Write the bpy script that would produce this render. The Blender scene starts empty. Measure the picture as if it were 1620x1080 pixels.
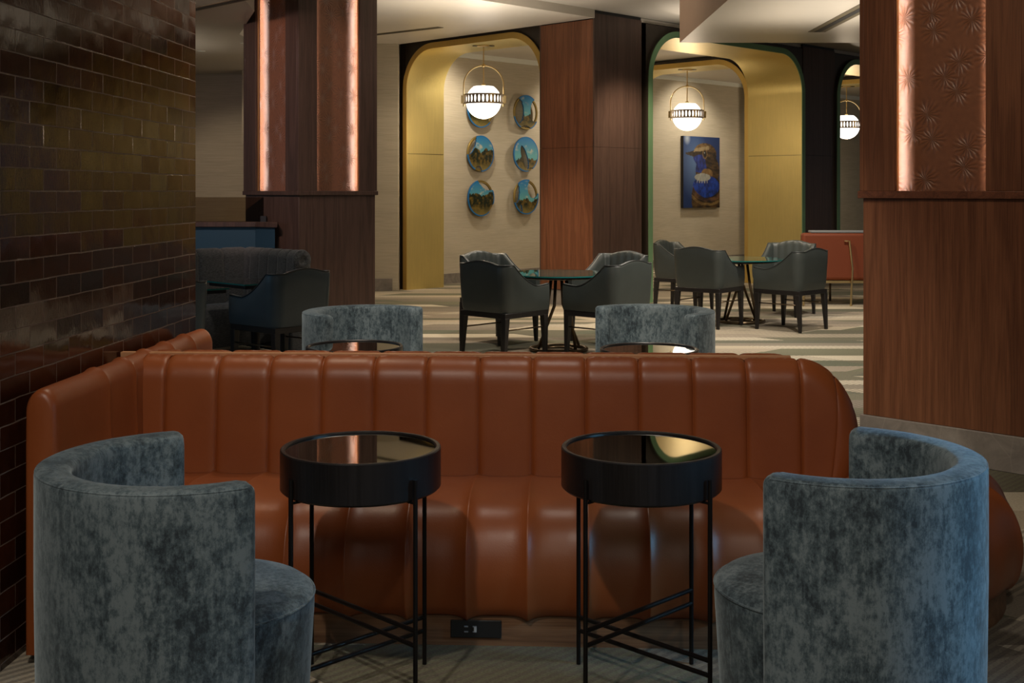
import bpy, math, random
import numpy as np
from mathutils import Vector, Matrix
random.seed(7)
PI = math.pi
S2 = math.sqrt(.5)
scene = bpy.context.scene
COL = scene.collection
# ------------------------------------------------------------------ camera
cam_d = bpy.data.cameras.new('camera'); cam = bpy.data.objects.new('camera', cam_d); COL.objects.link(cam)
cam.location = (0, 0, 1.4); cam.rotation_euler = (PI/2, 0, 0)
cam_d.sensor_width = 36; cam_d.lens = 42.0; cam_d.shift_y = -(540-302)/1620.0
cam_d.clip_start = .05; cam_d.clip_end = 200
scene.camera = cam
# ------------------------------------------------------------------ world, view
w = bpy.data.worlds.new('world'); scene.world = w; w.use_nodes = True
w.node_tree.nodes['Background'].inputs[0].default_value = (.78, .82, .88, 1)
w.node_tree.nodes['Background'].inputs[1].default_value = .10
scene.view_settings.view_transform = 'Standard'; scene.view_settings.look = 'None'
scene.view_settings.gamma = 1; scene.view_settings.use_curve_mapping = False
scene.view_settings.exposure = 0.0
# ------------------------------------------------------------------ lights
WARM = (1, .80, .58); NEUT = (1, .90, .78); COOL = (.55, .75, 1)
def spot(loc, to, power, size=70, color=NEUT, rad=.06, blend=.6):
    l = bpy.data.lights.new('downlight_lamp', 'SPOT'); l.energy = power; l.color = color
    l.spot_size = math.radians(size); l.spot_blend = blend; l.shadow_soft_size = rad
    o = bpy.data.objects.new('downlight_lamp', l); COL.objects.link(o); o.location = loc
    o.rotation_euler = (Vector(to)-Vector(loc)).to_track_quat('-Z', 'Y').to_euler()
def area(loc, to, power, sx, sy, color=NEUT, spread=PI):
    l = bpy.data.lights.new('area_lamp', 'AREA'); l.energy = power; l.color = color; l.shape = 'RECTANGLE'
    l.size = sx; l.size_y = sy; l.spread = spread
    o = bpy.data.objects.new('area_lamp', l); COL.objects.link(o); o.location = loc
    o.rotation_euler = (Vector(to)-Vector(loc)).to_track_quat('-Z', 'Y').to_euler()
# lounge in front of the sofa
spot((-.95, .9, 3.5), (-.1, 3.7, .3), 178, 62, NEUT, .05)
spot((.9, .6, 3.5), (.6, 3.7, .3), 60, 60, NEUT, .08)
area((0, -1.6, 3.2), (0, 3.8, .3), 26, 2.4, .8, NEUT)  # added unseen soft fill lamp behind the camera
spot((.1, 4.6, 3.5), (.1, 4.6, 0), 60, 75, NEUT, .06)
spot((-1.05, 5.1, 3.4), (-1.25, 4.3, .7), 60, 50, WARM, .06)
spot((-.9, 4.9, 3.5), (-.8, 6.4, .5), 230, 60, NEUT, .06)
spot((.9, 4.9, 3.5), (.75, 6.4, .5), 230, 60, NEUT, .06)
# large pillar
spot((.7, 3.6, 3.5), (2.2, 6.1, 1.2), 120, 70, WARM, .1)
# niche pillar on the left
spot((-2.9, 8.9, 3.0), (-2.5, 11.4, 1.9), 170, 70, (1, .70, .64), .1)
spot((-.2, 8.6, 3.5), (-1.6, 11.4, 1.4), 60, 60, NEUT, .1)
# dining area
spot((.3, 9.3, 3.5), (.3, 10.2, 0), 220, 80, NEUT, .08)
spot((.4, 12.6, 3.5), (.65, 14.6, 1.5), 60, 70, WARM, .1)
spot((1.3, 12.3, 3.5), (.9, 11.2, .5), 160, 70, NEUT, .08)
spot((-.6, 12.9, 3.4), (-.5, 13.2, 0), 330, 100, WARM, .08)
spot((2.6, 8.6, 2.95), (2.4, 9.6, 0), 420, 100, NEUT, .08)
spot((2.9, 11.4, 2.95), (2.7, 12.3, 0), 220, 90, NEUT, .08)
spot((3.6, 12.6, 2.95), (4.2, 14.6, 0), 200, 95, NEUT, .08)
spot((1.7, 13.6, 3.5), (2.2, 14.6, 0), 260, 95, WARM, .08)
# added unseen upward lamps in mid-room to brighten the ceilings
area((-.3, 12.6, 1.9), (-.3, 12.62, 4), 46, 1.2, 1.2, NEUT, 2.4)
area((3.3, 10.2, 2.2), (3.3, 10.3, 4), 30, 2.2, 2.2, NEUT, 2.0)
area((2.4, 14.4, 2.5), (2.4, 14.42, 4), 8, .7, .7, NEUT, 1.7)
area((-4.2, 12.8, 2.3), (-4.2, 12.9, 4), 5, 1.5, 2.0, NEUT, 2.0)
# booth corner
spot((-2.3, 8.6, 3.0), (-2.1, 10.0, .5), 45, 80, NEUT, .08)
spot((-4.2, 14.6, 3.0), (-3.6, 16.8, .9), 40, 70, WARM, .08)
spot((-1.4, 15.2, 3.4), (-1.9, 16.6, 1.2), 22, 70, WARM, .08)
for gx, gy in ((-.385, 16.2), (2.845, 19.4), (6.3, 22.5)):
    l = bpy.data.lights.new('globe_lamp', 'POINT'); l.energy = 34; l.color = WARM; l.shadow_soft_size = .15
    o = bpy.data.objects.new('globe_lamp', l); COL.objects.link(o); o.location = (gx, gy, 2.16)
# corridor wall washers
for k in range(4):
    bx, by = -.75+2.2*k, 17.3+2.2*k
    spot((bx+.1, by-.1, 3.5), (bx-.9, by+1.1, 1.2), 100, 115, (1, .86, .68), .15)
    spot((bx+.3, by, 3.48), (bx+.3, by+.02, 0), 70, 150, (1, .87, .68), .06)
# added cool lamps out of view: right armchair rim, booth chairs
area((2.9, 2.55, 1.35), (1.15, 2.95, .5), 3.2, .4, .8, (.22, .60, 1), .7)
area((-4.2, 7.0, 1.6), (-1.9, 8.8, .6), 6, 1.2, 1.2, (.3, .65, 1))
# ------------------------------------------------------------------ helpers
def prin(m): return m.node_tree.nodes['Principled BSDF']
def mat(name, col=(.5, .5, .5), rough=.5, metal=0.0, **kw):
    m = bpy.data.materials.new(name); m.use_nodes = True; b = prin(m)
    b.inputs['Base Color'].default_value = (*col, 1); b.inputs['Roughness'].default_value = rough
    b.inputs['Metallic'].default_value = metal
    for k, v in kw.items(): b.inputs[k.replace('_', ' ')].default_value = v
    return m
class N:
    def __init__(s, m): s.t = m.node_tree; s.n = s.t.nodes; s.l = s.t.links; s.b = prin(m)
    def new(s, typ, **kw):
        x = s.n.new(typ)
        for k, v in kw.items():
            if k.startswith('i_'):
                key = k[2:]; key = int(key) if key.isdigit() else key.replace('_', ' ')
                s.set(x, key, v)
            else: setattr(x, k, v)
        return x
    def set(s, x, key, v):
        if isinstance(v, bpy.types.NodeSocket): s.l.new(v, x.inputs[key])
        else: x.inputs[key].default_value = v
    def math(s, op, a, b=None, c=None):
        x = s.n.new('ShaderNodeMath'); x.operation = op; s.set(x, 0, a)
        if b is not None: s.set(x, 1, b)
        if c is not None: s.set(x, 2, c)
        return x.outputs[0]
    def coord(s, scale=(1, 1, 1), rot=(0, 0, 0), out='Object'):
        tc = s.n.new('ShaderNodeTexCoord'); mp = s.n.new('ShaderNodeMapping')
        s.l.new(tc.outputs[out], mp.inputs[0]); mp.inputs['Scale'].default_value = scale
        mp.inputs['Rotation'].default_value = rot
        return mp.outputs[0]
    def noise(s, vec, scale=5, detail=4, rough=.5, dist=0):
        x = s.n.new('ShaderNodeTexNoise'); s.l.new(vec, x.inputs['Vector']); x.inputs['Scale'].default_value = scale
        x.inputs['Detail'].default_value = detail; x.inputs['Roughness'].default_value = rough
        x.inputs['Distortion'].default_value = dist
        return x.outputs[0]
    def ramp(s, fac, stops, interp='LINEAR'):
        x = s.n.new('ShaderNodeValToRGB'); x.color_ramp.interpolation = interp
        e = x.color_ramp.elements
        while len(e) < len(stops): e.new(.5)
        for i, (p, c) in enumerate(stops): e[i].position = p; e[i].color = (*c, 1)
        s.l.new(fac, x.inputs[0]); return x.outputs[0]
    def mix(s, f, a, b, mode='MIX'):
        x = s.n.new('ShaderNodeMix'); x.data_type = 'RGBA'; x.blend_type = mode
        s.set(x, 0, f); 
        for i, v in ((6, a), (7, b)):
            if isinstance(v, bpy.types.NodeSocket): s.l.new(v, x.inputs[i])
            else: x.inputs[i].default_value = (*v, 1)
        return x.outputs[2]
    def bump(s, h, strength=.3, dist=.01):
        x = s.n.new('ShaderNodeBump'); x.inputs['Strength'].default_value = strength
        x.inputs['Distance'].default_value = dist; s.l.new(h, x.inputs['Height'])
        s.l.new(x.outputs[0], s.b.inputs['Normal'])
    def base(s, c): s.l.new(c, s.b.inputs['Base Color'])
    def sep(s, vec):
        x = s.n.new('ShaderNodeSeparateXYZ'); s.l.new(vec, x.inputs[0]); return x.outputs

class MB:
    def __init__(s): s.v = []; s.f = []
    def add(s, vs, fs):
        n = len(s.v); s.v += [tuple(v) for v in vs]; s.f += [tuple(i+n for i in f) for f in fs]; return s
    def box(s, x0, x1, y0, y1, z0, z1, M=None):
        vs = [Vector((x, y, z)) for z in (z0, z1) for x, y in ((x0, y0), (x1, y0), (x1, y1), (x0, y1))]
        if M: vs = [M @ v for v in vs]
        return s.add(vs, [(3, 2, 1, 0), (4, 5, 6, 7), (0, 1, 5, 4), (1, 2, 6, 5), (2, 3, 7, 6), (3, 0, 4, 7)])
    def taper(s, p0, p1, a, b):           # square post from p0 (half width a) to p1 (half width b)
        vs = [(p[0]+dx*h, p[1]+dy*h, p[2]) for p, h in ((p0, a), (p1, b)) for dx, dy in ((-1, -1), (1, -1), (1, 1), (-1, 1))]
        return s.add(vs, [(3, 2, 1, 0), (4, 5, 6, 7), (0, 1, 5, 4), (1, 2, 6, 5), (2, 3, 7, 6), (3, 0, 4, 7)])
    def tube(s, pts, r, n=10, closed=False):
        pts = [Vector(p) for p in pts]; m = len(pts); base = len(s.v); prev = None
        for i, p in enumerate(pts):
            if closed: t = pts[(i+1) % m]-pts[i-1]
            else: t = pts[min(i+1, m-1)]-pts[max(i-1, 0)]
            t.normalize()
            if prev is None:
                a = Vector((0, 0, 1)) if abs(t.z) < .9 else Vector((1, 0, 0)); u = t.cross(a).normalized()
            else: u = (prev-t*prev.dot(t)).normalized()
            prev = u; v = t.cross(u)
            for k in range(n):
                a = 2*PI*k/n; s.v.append(tuple(p+(u*math.cos(a)+v*math.sin(a))*r))
        for i in range(m if closed else m-1):
            j = (i+1) % m
            for k in range(n):
                k2 = (k+1) % n; s.f.append((base+i*n+k, base+i*n+k2, base+j*n+k2, base+j*n+k))
        if not closed:
            s.f.append(tuple(base+k for k in reversed(range(n)))); s.f.append(tuple(base+(m-1)*n+k for k in range(n)))
        return s
    def lathe(s, prof, n=48, c=(0, 0), z=0):
        base = len(s.v); m = len(prof)
        for r, h in prof:
            for k in range(n):
                a = 2*PI*k/n; s.v.append((c[0]+r*math.cos(a), c[1]+r*math.sin(a), z+h))
        for i in range(m-1):
            for k in range(n):
                k2 = (k+1) % n; s.f.append((base+i*n+k, base+i*n+k2, base+(i+1)*n+k2, base+(i+1)*n+k))
        if prof[0][0] > 1e-4: s.f.append(tuple(base+k for k in reversed(range(n))))
        if prof[-1][0] > 1e-4: s.f.append(tuple(base+(m-1)*n+k for k in range(n)))
        return s
    def grid(s, P, closeu=False, closev=False, capu=False):
        nu = len(P); nv = len(P[0]); base = len(s.v)
        for row in P:
            for p in row: s.v.append(tuple(p))
        for i in range(nu if closeu else nu-1):
            for j in range(nv if closev else nv-1):
                i2 = (i+1) % nu; j2 = (j+1) % nv
                s.f.append((base+i*nv+j, base+i2*nv+j, base+i2*nv+j2, base+i*nv+j2))
        if capu:
            s.f.append(tuple(base+j for j in reversed(range(nv)))); s.f.append(tuple(base+(nu-1)*nv+j for j in range(nv)))
        return s
    def prism(s, poly, z0, z1):
        n = len(poly); vs = [(x, y, z0) for x, y in poly]+[(x, y, z1) for x, y in poly]
        return s.add(vs, [tuple(reversed(range(n))), tuple(range(n, 2*n))]+[(i, (i+1) % n, n+(i+1) % n, n+i) for i in range(n)])
    def build(s, name, m, parent=None, smooth=False, bevel=0, seg=2, auto=None, fixn=True):
        me = bpy.data.meshes.new(name); me.from_pydata(s.v, [], s.f)
        if fixn:
            import bmesh
            bm = bmesh.new(); bm.from_mesh(me); bmesh.ops.remove_doubles(bm, verts=bm.verts, dist=1e-5)
            bmesh.ops.recalc_face_normals(bm, faces=bm.faces)
            bm.to_mesh(me); bm.free()
        me.materials.append(m)
        o = bpy.data.objects.new(name, me); COL.objects.link(o)
        if parent: o.parent = parent
        if bevel:
            b = o.modifiers.new('bevel', 'BEVEL'); b.width = bevel; b.segments = seg; b.limit_method = 'ANGLE'; b.angle_limit = math.radians(40)
            b.harden_normals = False
            smooth = True; auto = auto or 35
        if smooth:
            for p in me.polygons: p.use_smooth = True
        if auto:
            me.set_sharp_from_angle(angle=math.radians(auto))
        return o
def tag(o, label=None, cat=None, group=None, kind=None):
    if label: o['label'] = label
    if cat: o['category'] = cat
    if group: o['group'] = group
    if kind: o['kind'] = kind
    return o
def empty(name, loc=(0, 0, 0), rz=0, label=None, cat=None, group=None):
    o = bpy.data.objects.new(name, None); COL.objects.link(o); o.location = loc; o.rotation_euler = (0, 0, rz)
    o.empty_display_size = .1
    return tag(o, label, cat, group)
def copy_tree(o, parent=None):
    c = o.copy(); COL.objects.link(c)
    if parent: c.parent = parent
    for ch in list(o.children): copy_tree(ch, c)
    return c
def spline(pts, n):
    P = [Vector(p) for p in pts]; P = [2*P[0]-P[1]]+P+[2*P[-1]-P[-2]]; out = []
    for i in range(1, len(P)-2):
        for k in range(n):
            t = k/n; a, b, c, d = P[i-1:i+3]
            out.append(.5*((2*b)+(c-a)*t+(2*a-5*b+4*c-d)*t*t+(3*b-a-3*c+d)*t**3))
    out.append(P[-2]); return out
# ------------------------------------------------------------------ materials
def m_leather():
    m = mat('cognac_leather', (.36, .095, .025), .40, Specular_IOR_Level=.42); n = N(m); v = n.coord()
    n.base(n.ramp(n.noise(v, 3, 5), [(.25, (.190, .045, .011)), (.75, (.265, .070, .018))]))
    f = n.noise(v, 260, 2); g = n.noise(v, 14, 4)
    n.bump(n.math('ADD', n.math('MULTIPLY', f, .12), n.math('MULTIPLY', g, .5)), .28, .006)
    return m
def m_velvet():
    m = mat('blue_grey_velvet', (.1, .16, .19), .75, Sheen_Weight=.35, Sheen_Roughness=.45); n = N(m)
    v = n.coord((1, 1, .7)); v2 = n.coord((1, 1, .15))
    a = n.noise(v, 7, 10, .78); b = n.noise(v2, 90, 4, .7); c = n.noise(v, 60, 6, .8)
    s = n.math('ADD', n.math('MULTIPLY', a, .46), n.math('ADD', n.math('MULTIPLY', b, .16), n.math('MULTIPLY', c, .38)))
    n.base(n.ramp(s, [(.43, (.011, .020, .027)), (.485, (.052, .078, .090)), (.55, (.135, .170, .182))]))
    n.set(n.b, 'Sheen Tint', (.7, .82, .86, 1))
    n.bump(c, .15, .004)
    return m
def m_wood(name, dark, light, rough=.42, sc=1.0, horiz=False):
    m = mat(name, light, rough, Specular_IOR_Level=.4); n = N(m)
    k = (.8*sc, 12*sc, 12*sc) if horiz else (7*sc, 7*sc, .28*sc)
    v = n.coord(k); v2 = n.coord((2, 90, 90) if horiz else (60, 60, 1.6))
    a = n.noise(v, 1.2, 3, .5, .6)
    rings = n.math('SINE', n.math('MULTIPLY', a, 30)); rings = n.math('MULTIPLY_ADD', rings, .5, .5)
    b = n.noise(v2, 3, 4, .6)
    s = n.math('ADD', n.math('MULTIPLY', rings, .15), n.math('ADD', n.math('MULTIPLY', b, .6), n.math('MULTIPLY', a, .3)))
    n.base(n.ramp(s, [(.3, dark), (.72, light)]))
    n.bump(b, .08, .003)
    return m
def m_brick():
    m = mat('glazed_brown_tile', (.05, .02, .01), .2, Specular_IOR_Level=.38); n = N(m)
    v = n.coord()                       # object x runs along the wall, object z up
    s = n.sep(v); cm = n.new('ShaderNodeCombineXYZ'); n.l.new(s[0], cm.inputs[0]); n.l.new(s[2], cm.inputs[1])
    wob = n.noise(cm.outputs[0], 9, 2)
    off = n.new('ShaderNodeVectorMath', operation='MULTIPLY_ADD')
    wn = n.new('ShaderNodeTexNoise'); n.l.new(cm.outputs[0], wn.inputs['Vector']); wn.inputs['Scale'].default_value = 7; wn.inputs['Detail'].default_value = 2
    n.l.new(wn.outputs['Color'], off.inputs[0]); off.inputs[1].default_value = (.006, .006, 0)
    ad = n.new('ShaderNodeVectorMath', operation='ADD'); n.l.new(cm.outputs[0], ad.inputs[0]); ad.inputs[1].default_value = (0, -.023, 0); n.l.new(ad.outputs[0], off.inputs[2])
    def brick(c1, c2, mo):
        b = n.new('ShaderNodeTexBrick'); n.l.new(off.outputs[0], b.inputs['Vector'])
        b.offset = .5; b.offset_frequency = 2
        b.inputs['Color1'].default_value = c1; b.inputs['Color2'].default_value = c2; b.inputs['Mortar'].default_value = mo
        b.inputs['Scale'].default_value = 1; b.inputs['Mortar Size'].default_value = .0022; b.inputs['Mortar Smooth'].default_value = .3
        b.inputs['Bias'].default_value = 0; b.inputs['Brick Width'].default_value = .190; b.inputs['Row Height'].default_value = .0690
        return b
    b = brick((.024, .006, .003, 1), (.070, .020, .008, 1), (.17, .12, .09, 1))
    stain = n.noise(v, 30, 4)
    n.base(n.mix(.5, b.outputs[0], n.mix(1.0, b.outputs[0], n.ramp(stain, [(.3, (.4, .4, .4)), (.7, (1.3, 1.3, 1.3))]), 'MULTIPLY')))
    n.l.new(n.math('MULTIPLY_ADD', b.outputs['Fac'], .5, .07), n.b.inputs['Roughness'])
    g = brick((0, 0, 0, 1), (1, 1, 1, 1), (.5, .5, .5, 1))
    # every tile sits at its own small tilt: a ramp along x and z scaled by the tile's random grey
    gr = n.math('SUBTRACT', g.outputs[0], .5)
    tilt = n.math('MULTIPLY', gr, n.math('ADD', n.math('MULTIPLY', s[0], .045), n.math('MULTIPLY', s[2], .04)))
    strk = n.noise(n.coord((50, 1, 12)), 3, 3, .6); big = n.noise(v, 7, 1)
    h = n.math('ADD', n.math('MULTIPLY', strk, .00035), n.math('MULTIPLY', big, .0022))
    h = n.math('ADD', h, n.math('MULTIPLY', b.outputs['Fac'], -.0028)); h = n.math('ADD', h, tilt)
    n.bump(h, 1.0, 1.0)
    return m
def m_paper():
    m = mat('grasscloth_wallpaper', (.5, .42, .32), .85); n = N(m)
    a = n.noise(n.coord((1.2, 1.2, 60)), 3, 5, .65); b = n.noise(n.coord((.6, .6, 3)), 2, 2)
    s = n.math('ADD', n.math('MULTIPLY', a, .75), n.math('MULTIPLY', b, .25))
    n.base(n.ramp(s, [(.3, (.37, .325, .245)), (.7, (.54, .485, .375))])); return m
def m_carpet():
    m = mat('patterned_carpet', (.3, .28, .22), .95, Specular_IOR_Level=.1); n = N(m)
    v = n.coord(); s = n.sep(v); x, y = s[0], s[1]
    wn = lambda a, b, c=0.0: None
    def hsh(a, b, seed):
        cb = n.new('ShaderNodeCombineXYZ'); n.set(cb, 0, a); n.set(cb, 1, b); n.set(cb, 2, seed)
        t = n.new('ShaderNodeTexWhiteNoise'); t.noise_dimensions = '3D'; n.l.new(cb.outputs[0], t.inputs[0]); return t.outputs[0]
    yy = n.math('MULTIPLY_ADD', n.math('SINE', n.math('MULTIPLY', y, 2.9)), .09, y)
    row = n.math('FLOOR', n.math('DIVIDE', yy, .24))
    hr = hsh(row, 0.0, 1.0)
    sh = n.math('MULTIPLY', n.math('SUBTRACT', n.math('GREATER_THAN', hsh(row, 0.0, 3.0), .45), .5), 1.9)
    xx = n.math('ADD', n.math('ADD', x, n.math('MULTIPLY', y, sh)), n.math('MULTIPLY', hr, 5))
    cell = n.math('FLOOR', n.math('DIVIDE', xx, 1.15))
    h1 = hsh(row, cell, 5.0); h2 = hsh(row, cell, 9.0)
    c = n.ramp(h1, [(0, (.37, .32, .235)), (.22, (.47, .42, .32)), (.4, (.145, .14, .095)), (.56, (.20, .175, .135)), (.72, (.115, .12, .085)), (.86, (.31, .265, .20))], 'CONSTANT')
    d = n.math('SUBTRACT', x, y)
    wob = n.math('MULTIPLY', n.noise(v, 3, 2), .03)
    st = n.math('SINE', n.math('MULTIPLY', n.math('ADD', d, wob), 130)); st = n.math('GREATER_THAN', st, .0)
    st = n.math('MULTIPLY', st, n.math('GREATER_THAN', h2, .35))
    c = n.mix(n.math('MULTIPLY', st, .58), c, (.12, .10, .082))
    f = n.noise(v, 120, 3)
    c = n.mix(1.0, c, n.ramp(f, [(.25, (.72, .72, .72)), (.75, (1.12, 1.12, 1.12))]), 'MULTIPLY')
    n.base(c); n.bump(f, .5, .006); return m
def m_brass(name, base, rough, metal=.9, vert=True):
    m = mat(name, base, rough, metal); n = N(m)
    a = n.noise(n.coord((30, 30, .8) if vert else (1, 1, 30)), 4, 4, .6); b = n.noise(n.coord((1, 1, 1)), 1.6, 3)
    s = n.math('ADD', n.math('MULTIPLY', a, .5), n.math('MULTIPLY', b, .5))
    d = tuple(c*.78 for c in base)
    n.base(n.ramp(s, [(.3, d), (.7, base)])); n.l.new(n.math('MULTIPLY_ADD', a, .2, rough-.1), n.b.inputs['Roughness']); return m
def m_plaster(name, c, rough=.6):
    m = mat(name, c, rough); n = N(m); n.base(n.ramp(n.noise(n.coord(), 3, 4), [(.2, tuple(x*.93 for x in c)), (.8, c)])); return m
def m_stone():
    m = mat('grey_stone', (.24, .21, .18), .5); n = N(m); v = n.coord()
    vo = n.new('ShaderNodeTexVoronoi', feature='DISTANCE_TO_EDGE'); n.l.new(n.coord((3, 3, 1.4), (.0, .5, .5)), vo.inputs['Vector']); vo.inputs['Scale'].default_value = 1.3
    e = n.math('LESS_THAN', vo.outputs['Distance'], .008)
    c = n.ramp(n.noise(v, 5, 8, .65, .8), [(.3, (.14, .12, .105)), (.7, (.29, .26, .225))])
    n.base(n.mix(n.math('MULTIPLY', e, .3), c, (.30, .27, .23))); return m
def m_floral():
    m = mat('embossed_copper_fabric', (.3, .1, .035), .42, 0, Sheen_Weight=.3, Specular_IOR_Level=.7); n = N(m); v = n.coord()
    vo = n.new('ShaderNodeTexVoronoi'); vo.inputs['Scale'].default_value = 1.0
    s0 = n.sep(v); cb = n.new('ShaderNodeCombineXYZ'); n.l.new(n.math('MULTIPLY', n.math('ADD', s0[0], s0[1]), 5.6), cb.inputs[0]); n.l.new(n.math('MULTIPLY', s0[2], 5.6), cb.inputs[1]); mp = cb.outputs[0]; vo.voronoi_dimensions = '2D'; n.l.new(mp, vo.inputs['Vector']); vo.inputs['Randomness'].default_value = .8
    sub = n.new('ShaderNodeVectorMath', operation='SUBTRACT'); n.l.new(mp, sub.inputs[0]); n.l.new(vo.outputs['Position'], sub.inputs[1])
    s = n.sep(sub.outputs[0]); ang = n.math('ARCTAN2', s[1], s[0])
    wob = n.noise(v, 20, 3)
    pet = n.math('SINE', n.math('ADD', n.math('MULTIPLY', ang, 15), n.math('MULTIPLY', wob, 9)))
    r = vo.outputs['Distance']
    env = n.math('SUBTRACT', 1.0, n.math('MULTIPLY', r, 1.9)); env = n.math('MAXIMUM', env, 0.0)
    h = n.math('MULTIPLY', pet, env)
    f = n.noise(v, 150, 3)
    n.base(n.mix(.45, n.ramp(n.math('MULTIPLY_ADD', h, .5, .5), [(.3, (.13, .045, .018)), (.6, (.27, .10, .040))]), n.ramp(n.noise(v, 30, 5), [(.3, (.17, .065, .03)), (.7, (.28, .11, .05))])))
    n.bump(n.math('ADD', h, n.math('MULTIPLY', f, .25)), .55, .005); return m
def m_attr(name, rough=.45):
    m = mat(name, (1, 1, 1), rough, Specular_IOR_Level=.2); n = N(m); a = n.new('ShaderNodeAttribute', attribute_name='paint'); n.base(a.outputs['Color']); return m
def m_tweed():
    m = mat('charcoal_tweed', (.05, .05, .05), .9, Sheen_Weight=.2); n = N(m)
    f = n.noise(n.coord((1, 1, 5)), 45, 4, .7); n.base(n.ramp(f, [(.35, (.016, .017, .018)), (.65, (.085, .085, .083))])); n.bump(f, .3, .004); return m
def m_hide(name, c):
    m = mat(name, c, .42, Specular_IOR_Level=.45); n = N(m); v = n.coord()
    n.base(n.ramp(n.noise(v, 6, 4), [(.3, tuple(x*.85 for x in c)), (.7, c)])); n.bump(n.noise(v, 220, 2), .1, .002); return m
LEATHER = m_leather(); VELVET = m_velvet(); BRICK = m_brick(); PAPER = m_paper(); CARPET = m_carpet()
WALNUT = m_wood('walnut', (.085, .030, .013), (.215, .086, .040))
WALNUT_DARK_SHADED = m_wood('dark_shaded_walnut', (.040, .023, .017), (.105, .062, .046))  # walnut with the pillars' shade painted in; also colours the partition cap
PLINTH = m_wood('plinth_oak', (.08, .036, .016), (.21, .11, .055), .55, 1, True)
LEDGE = m_wood('ledge_walnut', (.075, .026, .013), (.19, .07, .035), .42, 1, True)
BLACKWOOD = m_wood('ebonised_wood', (.006, .005, .005), (.017, .014, .013), .38)
TABLEDRUM = m_wood('black_stained_ash', (.007, .006, .006), (.016, .014, .014), .33)
BRASS = m_brass('brushed_brass', (.80, .635, .24), .38, .72)
EDGE_GREEN = m_brass('green_reflection_brass', (.22, .40, .21), .5, .35)  # green reflected light painted into the brass edge colour
EDGE_GOLD = m_brass('polished_brass', (.75, .52, .16), .4, .85)
BRASS_FINE = mat('lamp_brass', (.72, .55, .28), .28, .95)
BRONZE = mat('dark_bronze', (.12, .085, .05), .35, .9)
BLACKMETAL = mat('blackened_steel', (.018, .016, .015), .38, .7)
BLACKGLASS = mat('smoked_mirror_glass', (.30, .29, .24), .02, 1.0)
PLASTER = m_plaster('cream_plaster', (.54, .49, .41), .38)
PLASTER_D = m_plaster('taupe_plaster', (.42, .38, .32), .5)
FASCIA = m_plaster('tan_fascia', (.46, .31, .21), .6)
WHITE = mat('white_plaster', (.72, .74, .68), .5)
SPANDREL = m_plaster('bronze_spandrel', (.035, .026, .018), .4)
STONE = m_stone(); FLORAL = m_floral(); TWEED = m_tweed()
HIDE = m_hide('slate_hide', (.046, .054, .050)); HIDE_B = m_hide('blue_slate_hide', (.055, .078, .092))
PIPING = mat('dark_piping', (.02, .024, .026), .4)
BLUEPANEL = m_plaster('blue_lacquer_panel', (.022, .06, .095), .4)
PAINT = m_attr('oil_paint'); PAINTRIM = mat('blue_painted_edge', (.01, .12, .32), .4)
BLACK = mat('matte_black', (.008, .008, .008), .5)
ORANGE = m_plaster('orange_velvet', (.17, .032, .006), .7)
GLASS = mat('green_glass', (.88, .97, .95), .0, Transmission_Weight=1.0, IOR=1.45)
TEALEDGE = mat('teal_glass_edge', (.012, .15, .14), .15, Specular_IOR_Level=.8)
SMOKE = mat('smoked_glass', (.45, .38, .3), .0, Transmission_Weight=1.0, IOR=1.05)
GREYCLOTH = mat('grey_woven_cloth', (.2, .21, .22), .9)
def emis(name, c, s):
    m = mat(name, c, .5); b = prin(m); b.inputs['Emission Color'].default_value = (*c, 1); b.inputs['Emission Strength'].default_value = s; return m
GLOBE = emis('opal_glass_lit', (1, .95, .88), 2.3)
LED = emis('led_strip', (1, .88, .80), 38)
DOWN = emis('downlight_lens', (1, .92, .8), 12)
USB = emis('outlet_mark', (.5, .5, .5), .0)

# ================================================================== the setting
def struct(o): return tag(o, kind='structure')
struct(MB().box(-9, 14, -4, 34, -.05, 0).build('floor', CARPET))
struct(MB().box(-9, 14, -4, 34, 3.57, 3.65).build('ceiling', PLASTER_D))
# left tiled wall: frame along the wall
WA = math.atan2(1, .053)
wl = MB().box(-4.2, 1.79, 0, .45, 0, 3.57).build('wall_left', BRICK); struct(wl)
wl.location = (-1.49, 3.48, 0); wl.rotation_euler = (0, 0, WA)
# sloping coordinates of the gallery: p = Y-X, q = X+Y
def PQ(p, q): return ((q-p)/2, (q+p)/2)
def ceiling_piece(name, poly, z0, z1, m): return struct(MB().prism(poly, z0, z1).build(name, m))
ceiling_piece('trim_1', [PQ(13.30, 15.28), PQ(22, 15.28), (-6.5, 20), (-6.5, 3), PQ(13.3, 3.0)], 3.47, 3.57, PLASTER)
ceiling_piece('trim_2', [PQ(13.36, 15.34), PQ(19.3, 15.34), PQ(19.3, 40), PQ(13.36, 40)], 3.515, 3.565, PLASTER)
ceiling_piece('trim_3', [(-8, 8), (-2.1, 8), (-2.35, 10.9), (-2.85, 12.5), (-2.85, 16.9), (-8, 16.9)], 3.04, 3.47, PLASTER)
o = ceiling_piece('trim_4', [(1.81, 7.2), (1.81, 12.9), (9, 12.9), (9, 7.2)], 3.0, 3.57, PLASTER); o.data.materials.append(FASCIA)
for p in o.data.polygons:
    if p.normal.x < -.5: p.material_index = 1
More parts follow.
